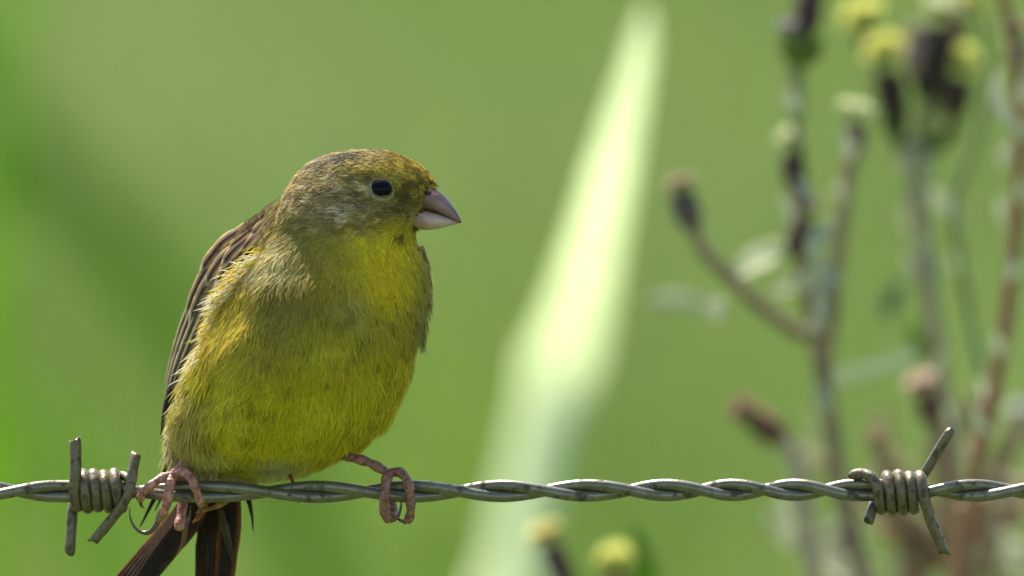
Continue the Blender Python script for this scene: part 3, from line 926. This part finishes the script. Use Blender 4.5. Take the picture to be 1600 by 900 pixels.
def tufts(rows, per, colors, length, spread, seed, jit=6.0):
    """loose pale strands standing off the edge of the flank; rows: (px,py,w, dx,dy,dw)"""
    g = np.random.default_rng(seed)
    q = catmull(rows, 10)
    K = len(q) * per
    r = np.repeat(q, per, axis=0) + 0
    b0 = r[:, :3] + g.normal(0, jit, (K, 3))
    dirs = r[:, 3:6] + g.normal(0, spread, (K, 3)); dirs /= np.linalg.norm(dirs, axis=1, keepdims=True)
    L_ = length * (.5 + .8 * g.random(K))
    sag = np.stack([np.zeros(K), np.ones(K), -.3 * np.ones(K)], 1)
    wd = np.cross(dirs, np.array([0, 0, 1.0])); wd /= np.linalg.norm(wd, axis=1, keepdims=True)
    wid = .8 + .5 * g.random(K)
    V = np.zeros((K, 7, 3))
    for k, t in enumerate((0, .4, .75, 1.0)):
        c = b0 + dirs * (L_ * t)[:, None] + sag * (L_ * .28 * t * t)[:, None]
        if k < 3:
            V[:, 2 * k] = c - wd * (wid * (1, .9, .6)[k])[:, None]; V[:, 2 * k + 1] = c + wd * (wid * (1, .9, .6)[k])[:, None]
        else: V[:, 6] = c
    ci = g.integers(0, len(colors), K)
    cv = np.array(colors)[ci] * (.8 + .4 * g.random((K, 1)))
    return V, np.repeat(cv[:, None, :], 7, axis=1)


T = [tufts([(446, 372, 40, -.7, .5, .3), (428, 392, 48, -.8, .5, .4), (404, 412, 50, -.9, .25, .4), (378, 436, 46, -1, .1, .4), (358, 462, 42, -1, .05, .4), (348, 492, 40, -1, .2, .3), (338, 524, 36, -.9, .5, .3), (318, 560, 28, -.8, .7, .3), (300, 596, 20, -.7, .8, .2)],
           18, [srgb(222, 208, 150), srgb(214, 190, 70), srgb(234, 228, 200), srgb(200, 172, 56)], 30, .30, 1, 7.0),
     tufts([(286, 620, 10, -.5, .9, .2), (276, 660, 0, -.5, .9, .2), (272, 700, -10, -.5, .9, .1), (290, 726, -20, -.3, 1, .1), (330, 742, -30, -.2, 1, .0)],
           12, [srgb(196, 186, 110), srgb(170, 152, 70), srgb(214, 208, 160)], 24, .25, 2),
     tufts([(656, 388, 14, .4, .8, .2), (663, 412, 12, .35, .9, .2), (668, 440, 8, .2, 1, .1), (666, 480, 4, .02, 1, .1), (660, 530, 0, -.1, 1, .1)],
           14, [srgb(216, 200, 130), srgb(170, 156, 80), srgb(150, 138, 80)], 18, .2, 4, 2.0),
     tufts([(452, 322, -20, -.55, .8, -.1), (440, 336, 0, -.6, .8, .1), (434, 352, 16, -.6, .8, .2), (428, 370, 28, -.6, .8, .3), (420, 388, 38, -.6, .8, .3)],
           40, [srgb(140, 124, 84), srgb(118, 102, 66), srgb(168, 152, 104)], 34, .16, 6, 7.0),
     tufts([(448, 322, -40, -.75, .65, -.1), (432, 332, -40, -.8, .6, .1), (414, 342, -34, -.8, .6, .2), (398, 354, -24, -.75, .65, .2)],
           60, [srgb(126, 108, 76), srgb(92, 72, 50), srgb(148, 130, 94)], 36, .14, 7, 5.0)]
T.append(tufts([(672, 286, 50, .75, .5, .25), (668, 294, 58, .8, .4, .3), (662, 306, 58, .85, .3, .3), (655, 320, 57, .9, .25, .3), (648, 334, 56, .9, .2, .3), (643, 346, 54, .9, .2, .3), (640, 356, 46, .9, .35, .2)],
               9, [srgb(150, 120, 46), srgb(96, 78, 42), srgb(176, 146, 52), srgb(116, 98, 50)], 11, .30, 12, 2.5))
tV = np.concatenate([t[0] for t in T]); tC = np.concatenate([t[1] for t in T])
tag(mesh_obj('flank_tuft', Pv(tV.reshape(-1, 3)), strand_faces(len(tV)), plume_mat, bird, colors=tC.reshape(-1, 3)), kind='stuff')

# --- eye and beak
eye_mat = material('eye', (0.005, 0.005, 0.006), 0.05, var=0.1, scale=400, spec=0.12)
lid_mat = material('eyelid', srgb(150, 138, 92), 0.85, var=0.3, scale=1200, bump=.3, bump_scale=2500)


def ball(c, rx, ry, rw, nu=24, nv=14):
    V, Fc = [], []
    for j in range(nv + 1):
        la = math.pi * j / nv
        for i in range(nu):
            lo = 2 * math.pi * i / nu
            V.append((c[0] + rx * math.sin(la) * math.cos(lo), c[1] + ry * math.cos(la), c[2] + rw * math.sin(la) * math.sin(lo)))
    for j in range(nv):
        for i in range(nu):
            Fc.append((j * nu + i, j * nu + (i + 1) % nu, (j + 1) * nu + (i + 1) % nu, (j + 1) * nu + i))
    return V, Fc


ev, ef = ball((EX, EY, EW - 8), 19.5, 16, 14)
eye = mesh_obj('eye', Pv(np.array(ev)), ef, eye_mat, bird)
rv = MB()
for u in range(1):
    ring = []
    for i in range(41):
        a = 2 * math.pi * i / 40
        px, py = EX + 19.6 * math.cos(a), EY + 16 * math.sin(a) + 2.5 * math.cos(a)
        ring.append(list(P(px, py, front_w(px, py) + 1.5)))
    rad = np.array([0.9 + 1.7 * max(0, math.sin(2 * math.pi * i / 40 + .1)) for i in range(41)]) * S
    rv.add(tube(ring, rad, 8, cap=False))
ro = rv.build('eyelid', lid_mat, bird); ro.parent = eye

beak_mat = material('horn_beak', attr='Col', rough=0.38, var=0.28, scale=330, spec=0.25, stretch=(.5, 1, 1.3), trans=0.08, bump=.5, bump_scale=1100)
lower_mat = material('horn_beak_pale', attr='Col', rough=0.42, var=0.2, scale=300, spec=0.22, stretch=(.5, 1, 1.3), trans=0.1, bump=.5, bump_scale=1100)
dark_mat = material('nostril', srgb(60, 34, 30), 0.7)


def beak_half(rows, name, mat, side_c, ridge_c, base_c, tip_c, gape_dir):
    """rows: (px, top py, bottom py, half depth, centre w); horn darker on the ridge and tip, fleshy at the base, dark along the gape"""
    q = catmull(rows, 6)
    V, Fc, Cv = [], [], []
    n = 28
    for i, (px, top, bot, hd, wc) in enumerate(q):
        t = i / (len(q) - 1)
        for k in range(n):
            a = 2 * math.pi * k / n
            cy = (top + bot) / 2; hy = (bot - top) / 2
            sy = math.copysign(abs(math.sin(a)) ** .8, math.sin(a))
            V.append((px, cy - hy * sy, wc + 20 + hd * math.copysign(abs(math.cos(a)) ** .9, math.cos(a)) * (1 - .25 * max(0, sy))))
            c = np.array(side_c)
            r_ = float(np.clip((sy - .12) / .7, 0, 1)) if gape_dir < 0 else 0.0
            c = c * (1 - r_) + np.array(ridge_c) * r_
            b_ = float(np.clip((.5 - t) / .35, 0, 1)); c = c * (1 - .7 * b_) + np.array(base_c) * .7 * b_
            e_ = float(np.clip((t - .72) / .25, 0, 1)); c = c * (1 - .6 * e_) + np.array(tip_c) * .6 * e_
            g_ = float(np.clip((gape_dir * sy - .72) / .2, 0, 1)); c = c * (1 - .75 * g_) + np.array(srgb(62, 40, 32)) * .75 * g_
            Cv.append(c)
    for i in range(len(q) - 1):
        for k in range(n):
            Fc.append((i * n + k, i * n + (k + 1) % n, (i + 1) * n + (k + 1) % n, (i + 1) * n + k))
    Fc.append(tuple(range(n))); Fc.append(tuple(reversed([(len(q) - 1) * n + k for k in range(n)])))
    return mesh_obj(name, Pv(np.array(V)), Fc, mat, bird, colors=np.array(Cv))


upper = beak_half([(628, 308, 326, 12, 4), (650, 293, 328, 27, 13), (666, 287.5, 329.5, 32, 21), (681, 294.5, 333.5, 31, 26), (695, 306, 339, 25, 30), (707, 320.5, 344, 17, 33), (716, 334.5, 348.5, 9, 36), (721, 344.5, 349, 2.2, 37)], 'upper_beak', beak_mat,
                  srgb(160, 128, 114), srgb(80, 64, 58), srgb(158, 108, 84), srgb(104, 76, 64), -1)
lower = beak_half([(622, 328, 349, 10, 2), (645, 325, 357, 28, 13), (665, 327, 359.5, 32, 21), (682, 331.5, 358.5, 29, 26), (697, 337, 355, 21, 30), (709, 342.5, 351.5, 11, 33), (716, 346.5, 349.8, 5, 35)], 'lower_beak', lower_mat,
                  srgb(210, 178, 158), srgb(210, 178, 158), srgb(204, 156, 126), srgb(150, 110, 92), 1)
nv_, nf_ = ball((669, 302, 71), 5.5, 4, 5, 12, 8)
no = mesh_obj('nostril', Pv(np.array(nv_)), nf_, dark_mat, bird); no.parent = upper

# --- wings and tail: every feather a mesh of its own
feather_mat = material('wing_feather', attr='Col', var=0.25, scale=700, rough=0.7, trans=0.12, spec=0.18, bump=.25, bump_scale=1800)


def feather_mesh(name, path, widths, lateral, centre_col, edge_col, tip_col=None, camber=.18, parent=None, thick=.5, edge_w=.28, asym=0.0):
    """path: (px,py,w) control points; lateral: unit vector(s) across the vane in bird space; blade with rachis, camber and barbs"""
    warm = np.array((1.22, 1.04, .78))
    centre_col, edge_col = np.array(centre_col) * warm, np.array(edge_col) * warm
    q = catmull(path, 6)
    n = len(q)
    tpar = np.linspace(0, 1, n)
    wd = np.interp(tpar, np.linspace(0, 1, len(widths)), widths)
    lat = np.asarray(lateral, float); lat = lat / np.linalg.norm(lat)
    tan = np.gradient(q, axis=0); tan /= np.linalg.norm(tan, axis=1, keepdims=True)
    us = np.array([-1, -.82, -.5, -.06, 0, .06, .5, .82, 1.0])
    V, Cv, Fc = [], [], []
    for i in range(n):
        l = lat - tan[i] * np.dot(lat, tan[i]); l /= np.linalg.norm(l)
        nr = np.cross(l, tan[i]);  nr = nr if nr[2] > 0 else -nr
        for sgn in (1, -1):
            for u in us:
                notch = (vnoise(np.array([[u * 3 + 50, i * .9, path[0][0] * .13]]))[0] - .5) * 1.4 * (abs(u) > .7)
                h = camber * wd[i] * (1 - u * u) + (0.9 if abs(u) < .05 else 0) * sgn + sgn * thick * (1 - abs(u) * .8)
                V.append(q[i] + l * ((u + asym * (1 - u * u)) * wd[i] + notch) + nr * h)
                e = smooth01(np.array([abs(u)]), 1 - edge_w * 1.6, 1 - edge_w * .3)[0]
                cc = np.array(centre_col) * (1 - e) + np.array(edge_col) * e
                cc = cc * (.62 + .76 * vnoise(np.array([[V[-1][0] / 9.0 + 7, V[-1][1] / 13.0, V[-1][2] / 9.0]]))[0])
                if abs(u) < .05: cc = cc * .55 + np.array(edge_col) * .2
                if tip_col is not None:
                    tt = smooth01(np.array([tpar[i]]), .78, .96)[0]
                    cc = cc * (1 - tt) + np.array(tip_col) * tt
                Cv.append(cc)
    k = len(us)
    for i in range(n - 1):
        a, b = i * 2 * k, (i + 1) * 2 * k
        for j in range(k - 1):
            Fc.append((a + j, a + j + 1, b + j + 1, b + j)); Fc.append((a + k + j + 1, a + k + j, b + k + j, b + k + j + 1))
        Fc.append((a + k, a, b, b + k)); Fc.append((a + k - 1, a + 2 * k - 1, b + 2 * k - 1, b + k - 1))
    return mesh_obj(name, Pv(np.array(V)), Fc, feather_mat, parent, colors=np.array(Cv))


OUT = np.array([(440, 340, -34), (418, 345, -46), (392, 356, -56), (360, 375, -64), (335, 405, -68), (314, 440, -70), (296, 485, -70), (282, 530, -70), (270, 575, -68), (261, 620, -66), (256, 655, -64), (256, 688, -62)], float)
INN = np.array([(440, 340, -8), (436, 362, 10), (424, 388, 22), (404, 416, 30), (380, 445, 32), (362, 480, 30), (348, 515, 24), (330, 552, 14), (308, 590, 2), (288, 628, -16), (270, 664, -38), (260, 692, -56)], float)


def wing_pt(a, b, lift=0.0, side=1):
    t = np.linspace(0, 1, len(OUT))
    o_ = np.array([np.interp(a, t, OUT[:, i]) for i in range(3)])
    i_ = np.array([np.interp(a, t, INN[:, i]) for i in range(3)])
    bul = math.sin(math.pi * np.clip(b, 0, 1)) * 10
    p = o_ * (1 - b) + i_ * b
    n_ = np.array([-.62, -.12, .75])
    return p + n_ * (bul + lift)


def wing_feather(parent, a0, b0, a1, b1, wid, cc, ec, tip=None, lift=0, jitter=0.0, camber=.16, edge_w=.28):
    pts = [wing_pt(a0 + (a1 - a0) * t, b0 + (b1 - b0) * t, lift + 2.5 * math.sin(math.pi * t)) for t in (0, .35, .7, 1.0)]
    am = (a0 + a1) / 2
    lat = wing_pt(am, .95) - wing_pt(am, .05)
    return feather_mesh('wing_feather', pts, [.45 * wid, .85 * wid, wid, wid, .86 * wid, .25 * wid], lat, cc, ec, tip, camber=camber, parent=parent, edge_w=edge_w)


# the wing's own arm under its feathers
wv, wf_ = [], []
na, nb = 24, 9
for sgn in (0, -14):
    for i in range(na):
        for j in range(nb):
            wv.append(wing_pt(i / (na - 1) * .985, j / (nb - 1), -3 + sgn * math.sin(math.pi * (j + .5) / nb)))
for i in range(na - 1):
    for j in range(nb - 1):
        a = i * nb + j
        wf_.append((a, a + nb, a + nb + 1, a + 1)); a += na * nb; wf_.append((a, a + 1, a + nb + 1, a + nb))
wing = mesh_obj('wing', Pv(np.array(wv)), wf_, material('wing_arm', srgb(70, 58, 44), .8, scale=700), bird)
BR, BK, BUFF, OLV, GRY = srgb(70, 54, 40), srgb(40, 33, 26), srgb(150, 130, 94), srgb(134, 130, 76), srgb(164, 160, 126)
g = np.random.default_rng(5)
# primaries and secondaries
for i in range(7):
    t = i / 6
    wing_feather(wing, .52 + .03 * t, .05 + .85 * t, 1.0 - .03 * t, .10 + .45 * t, 8 - t * 1.5, np.array(BK) * g.uniform(.8, 1.2), OLV, lift=2 + 2.0 * (1 - abs(t - .4)), edge_w=.16)
for i in range(5):
    t = i / 4
    wing_feather(wing, .44, .0 + .80 * t, .80 + .05 * (1 - t), .02 + .66 * t, 11.5, np.array(srgb(80, 74, 56)) * g.uniform(.85, 1.15), GRY, lift=5 + t * 1.5, edge_w=.22)
# greater, median and lesser coverts, scapulars: dark centres, buff rims, blunt tips
def covert_row(m, a0, a1, wid, cc, ec, tip, lift, ew, seed):
    gg_ = np.random.default_rng(seed)
    for i in range(m):
        t = i / (m - 1)
        wing_feather(wing, a0 + gg_.uniform(-.015, .015), .04 + .88 * t, a1 + gg_.uniform(-.035, .035), .01 + .93 * t + gg_.uniform(-.07, .07), wid * gg_.uniform(.9, 1.12),
                     np.array(cc) * gg_.uniform(.7, 1.25), np.array(ec) * gg_.uniform(.8, 1.15), tip=np.array(tip) * gg_.uniform(.85, 1.1) if tip is not None else None, lift=lift + t + gg_.uniform(-.6, .6), edge_w=ew)
covert_row(4, .33, .57, 16, srgb(70, 56, 36), srgb(160, 146, 98), srgb(168, 156, 116), 7, .22, 21)
covert_row(4, .25, .45, 17, srgb(70, 52, 33), srgb(176, 156, 104), srgb(206, 190, 146), 9.5, .22, 22)
covert_row(3, .18, .35, 17, srgb(76, 56, 35), srgb(176, 154, 100), srgb(182, 160, 112), 12, .26, 23)
covert_row(4, .12, .27, 16, srgb(80, 60, 37), srgb(170, 148, 94), srgb(176, 152, 100), 13, .28, 24)
covert_row(3, .06, .20, 16, srgb(72, 55, 34), srgb(166, 144, 90), srgb(170, 148, 98), 13, .3, 25)
covert_row(4, .0, .14, 14, srgb(92, 74, 46), srgb(164, 146, 92), None, 11, .34, 26)
# long primary tips below the wing
feather_mesh('wing_feather', [(278, 660, -58), (268, 712, -62), (248, 762, -66), (217, 824, -70)], [5, 6.5, 6, 4, 1.2], (.9, .3, .2), np.array(BK), srgb(80, 70, 48), parent=wing)
feather_mesh('wing_feather', [(284, 668, -66), (276, 712, -70), (262, 752, -72), (240, 800, -76)], [5, 6, 5, 3, 1], (.9, .3, .2), np.array(BK), srgb(80, 70, 48), parent=wing)

# far wing: only its bend shows beyond the breast
wr_mat = bpy.data.materials['wing_arm']
OUTR = [(652, 372, -46), (668, 392, -52), (676, 424, -60), (672, 470, -74), (660, 530, -90), (640, 590, -108), (610, 650, -126)]
qv = catmull(OUTR, 4)
wv, wf_ = [], []
for i, r in enumerate(qv):
    for k in range(8):
        a = 2 * math.pi * k / 8
        tp = math.sin(math.pi * (i + 1.2) / (len(qv) + 2)) ** .5
        wv.append((r[0] - 18 + 9 * tp * math.cos(a), r[1], r[2] - 30 + 46 * tp * math.sin(a)))
for i in range(len(qv) - 1):
    for k in range(8):
        wf_.append((i * 8 + k, i * 8 + (k + 1) % 8, i * 8 + 8 + (k + 1) % 8, i * 8 + 8 + k))
wf_.append(tuple(range(8))); wf_.append(tuple((len(qv) - 1) * 8 + k for k in range(8)))
wing2 = mesh_obj('wing', Pv(np.array(wv)), wf_, wr_mat, bird)
for i in range(12):
    t = i / 11
    r0 = qv[int(t * (len(qv) - 8))]; r1 = qv[int(t * (len(qv) - 8)) + 7]
    for j in range(3):
        off = np.array([-9.0 - j * 1.0, 0, 4 - j * 24])
        feather_mesh('wing_feather', [r0 + off, (r0 + r1) / 2 + off + np.array([2.5, 0, 0]), r1 + off], [5, 9, 10, 8, 2], (0.25, 0, 1.0), np.array(srgb(80, 64, 48)) * g.uniform(.8, 1.2), srgb(160, 142, 104), parent=wing2)

# tail: two spread groups of long feathers under the belly
tv, tf = ball((352, 745, -92), 52, 44, 44, 18, 10)
tail = mesh_obj('tail', Pv(np.array(tv)), tf, material('rump', srgb(150, 128, 70), .8, scale=700), bird)
RUST, TB = srgb(122, 80, 42), srgb(46, 38, 29)
for i in range(5):
    t = i / 4
    feather_mesh('tail_feather', [(318 + 6 * t, 752 + 6 * t, -92 + i * 5), (282 + 10 * t, 810 + 8 * t, -98 + i * 5), (232 + 14 * t, 866 + 10 * t, -104 + i * 5), (150 + 30 * t, 950 + 16 * t, -112 + i * 5)],
                 [15, 19, 20, 19, 16, 8], (.70, .62, .25), np.array(TB) * g.uniform(.8, 1.2), RUST if i == 0 else srgb(74, 54, 34), parent=tail, edge_w=.2, camber=.1)
for i in range(5):
    t = i / 4
    feather_mesh('tail_feather', [(336 + 16 * t, 750, -96 + i * 5), (328 + 30 * t, 800, -101 + i * 5), (320 + 32 * t, 870, -106 + i * 5), (316 + 26 * t, 968, -114 + i * 5)],
                 [13, 17, 18, 18, 16, 8], (1.0, .05, .12 - .1 * t), np.array(TB) * g.uniform(.7, 1.1), RUST if i == 4 else srgb(58, 46, 32), parent=tail, edge_w=.22, camber=.1)
# undertail coverts and the loose thin quills
for rows, wdt, cc in [([(372, 752, -60), (384, 775, -64), (391, 800, -66), (394, 831, -68)], [7, 6, 4, 2.4, .8], srgb(78, 60, 42)),
                      ([(452, 742, -30), (460, 760, -34), (464, 775, -36), (466, 789, -38)], [4, 3, 2, 1, .5], srgb(150, 90, 40)),
                      ([(366, 770, -40), (350, 784, -38), (332, 794, -38), (304, 802, -40)], [6, 6, 5, 3, 1], srgb(196, 158, 96)),
                      ([(330, 756, -50), (318, 784, -52), (312, 804, -54), (300, 818, -56)], [8, 8, 7, 5, 1], srgb(172, 120, 62)),
                      ([(344, 800, -60), (352, 835, -62), (358, 860, -64), (362, 880, -66)], [5, 7, 6, 4, 1], srgb(84, 76, 58)),
                      ([(286, 800, -50), (288, 830, -52), (284, 850, -54), (276, 868, -56)], [4, 5, 4, 3, 1], srgb(150, 118, 80))]:
    feather_mesh('tail_feather', rows, wdt, (.9, .2, .35), np.array(cc) * .8, cc, parent=tail, camber=.1)
T2 = [tufts([(322, 738, -40, -.25, 1, -.1), (350, 745, -40, -.05, 1, -.1), (380, 748, -36, .1, 1, -.1)], 9, [srgb(180, 150, 70), srgb(206, 190, 130), srgb(150, 116, 50)], 40, .16, 9)]
# --- legs: one continuous skin each, claws as their own meshes
leg_mat = material('leg_skin', srgb(186, 126, 100), 0.5, var=0.5, scale=900, bump=1.0, bump_scale=1700, spec=0.45, trans=0.06)
leg_mat2 = material('leg_skin_shaded', srgb(152, 104, 82), 0.5, var=0.5, scale=900, bump=1.0, bump_scale=1700, spec=0.45, trans=0.04)  # same skin in a darker copy, shade on the right leg painted in
claw_mat = material('claw', srgb(120, 92, 70), 0.3, var=0.2, scale=900, trans=0.15)


def leg_obj(chains, mat, claws):
    mb = MB()
    for pts, r0, r1 in chains:
        q = catmull(pts, 16)
        n = len(q)
        arc = np.concatenate([[0], np.cumsum(np.linalg.norm(np.diff(q, axis=0), axis=1))])
        rad = .84 * np.linspace(r0, r1, n) * (1 + .045 * (2 * ((arc / 7.0) % 1) - 1) + .10 * np.sin(arc * .23 + r0))
        # rounded ends
        rad[0] *= .7; rad[-1] *= .55; rad[-2] *= .85
        mb.add(tube([list(P(*v)) for v in q], rad * S, 12))
    tmp = mb.build('leg', mat, bird)
    m = tmp.modifiers.new('remesh', 'REMESH'); m.mode = 'VOXEL'; m.voxel_size = 0.95 * S; m.use_smooth_shade = True
    sm = tmp.modifiers.new('smooth', 'SMOOTH'); sm.iterations = 2; sm.factor = .5
    dg = bpy.context.evaluated_depsgraph_get(); dg.update()
    me = bpy.data.meshes.new_from_object(tmp.evaluated_get(dg))
    tmp.modifiers.clear(); tmp.data = me
    me.polygons.foreach_set('use_smooth', [True] * len(me.polygons))
    if not me.materials: me.materials.append(mat)
    for pts, r in claws:
        q = catmull(pts, 7)
        c = MB(); c.add(tube([list(P(*v)) for v in q], np.linspace(r, .5, len(q)) * S, 8))
        co = c.build('claw', claw_mat, bird); co.parent = tmp
    return tmp


leg_obj([([(318, 692, -14), (300, 712, -4), (284, 728, 8), (270, 742, 18)], 8.5, 9.5),
         ([(272, 742, 16), (254, 747, 28), (238, 757, 34), (224, 770, 30), (219, 780, 18)], 9.5, 7.5),
         ([(268, 740, 18), (266, 758, 34), (263, 780, 36), (256, 800, 26), (248, 813, 14)], 9.5, 9.0),
         ([(272, 742, 16), (288, 738, 28), (299, 746, 36), (306, 762, 38), (312, 780, 28), (315, 789, 14)], 9, 7.5),
         ([(272, 744, 8), (284, 752, -22), (286, 780, -30), (282, 808, -18), (279, 828, -6)], 8.5, 9.5)],
        leg_mat,
        [([(247, 816, 12), (236, 830, 6), (222, 832, 0), (209, 822, -4), (203, 806, -4), (203, 792, -2)], 5.0),
         ([(219, 781, 16), (221, 790, 4), (226, 794, -8)], 4.0),
         ([(315, 789, 12), (314, 798, 0), (308, 800, -10)], 4.0),
         ([(282, 828, -8), (294, 814, -20), (298, 790, -28)], 4.5)])
leg_obj([([(524, 706, -22), (545, 714, -8), (575, 722, 4), (606, 738, 16)], 9, 9.5),
         ([(608, 738, 14), (604, 752, 30), (602, 772, 36), (600, 790, 30), (603, 804, 20), (607, 813, 10)], 10, 9.5),
         ([(610, 738, 14), (626, 738, 26), (636, 750, 34), (641, 768, 36), (642, 788, 30), (641, 804, 20), (637, 815, 10)], 9.5, 8.5),
         ([(606, 742, 6), (606, 752, -22), (612, 780, -32), (614, 800, -18), (613, 810, -2)], 8, 9)],
        leg_mat2,
        [([(609, 814, 12), (621, 808, 12), (627, 788, 8), (626, 764, -8)], 4.2),
         ([(635, 816, 10), (624, 812, 6), (618, 804, -6)], 4.2)])
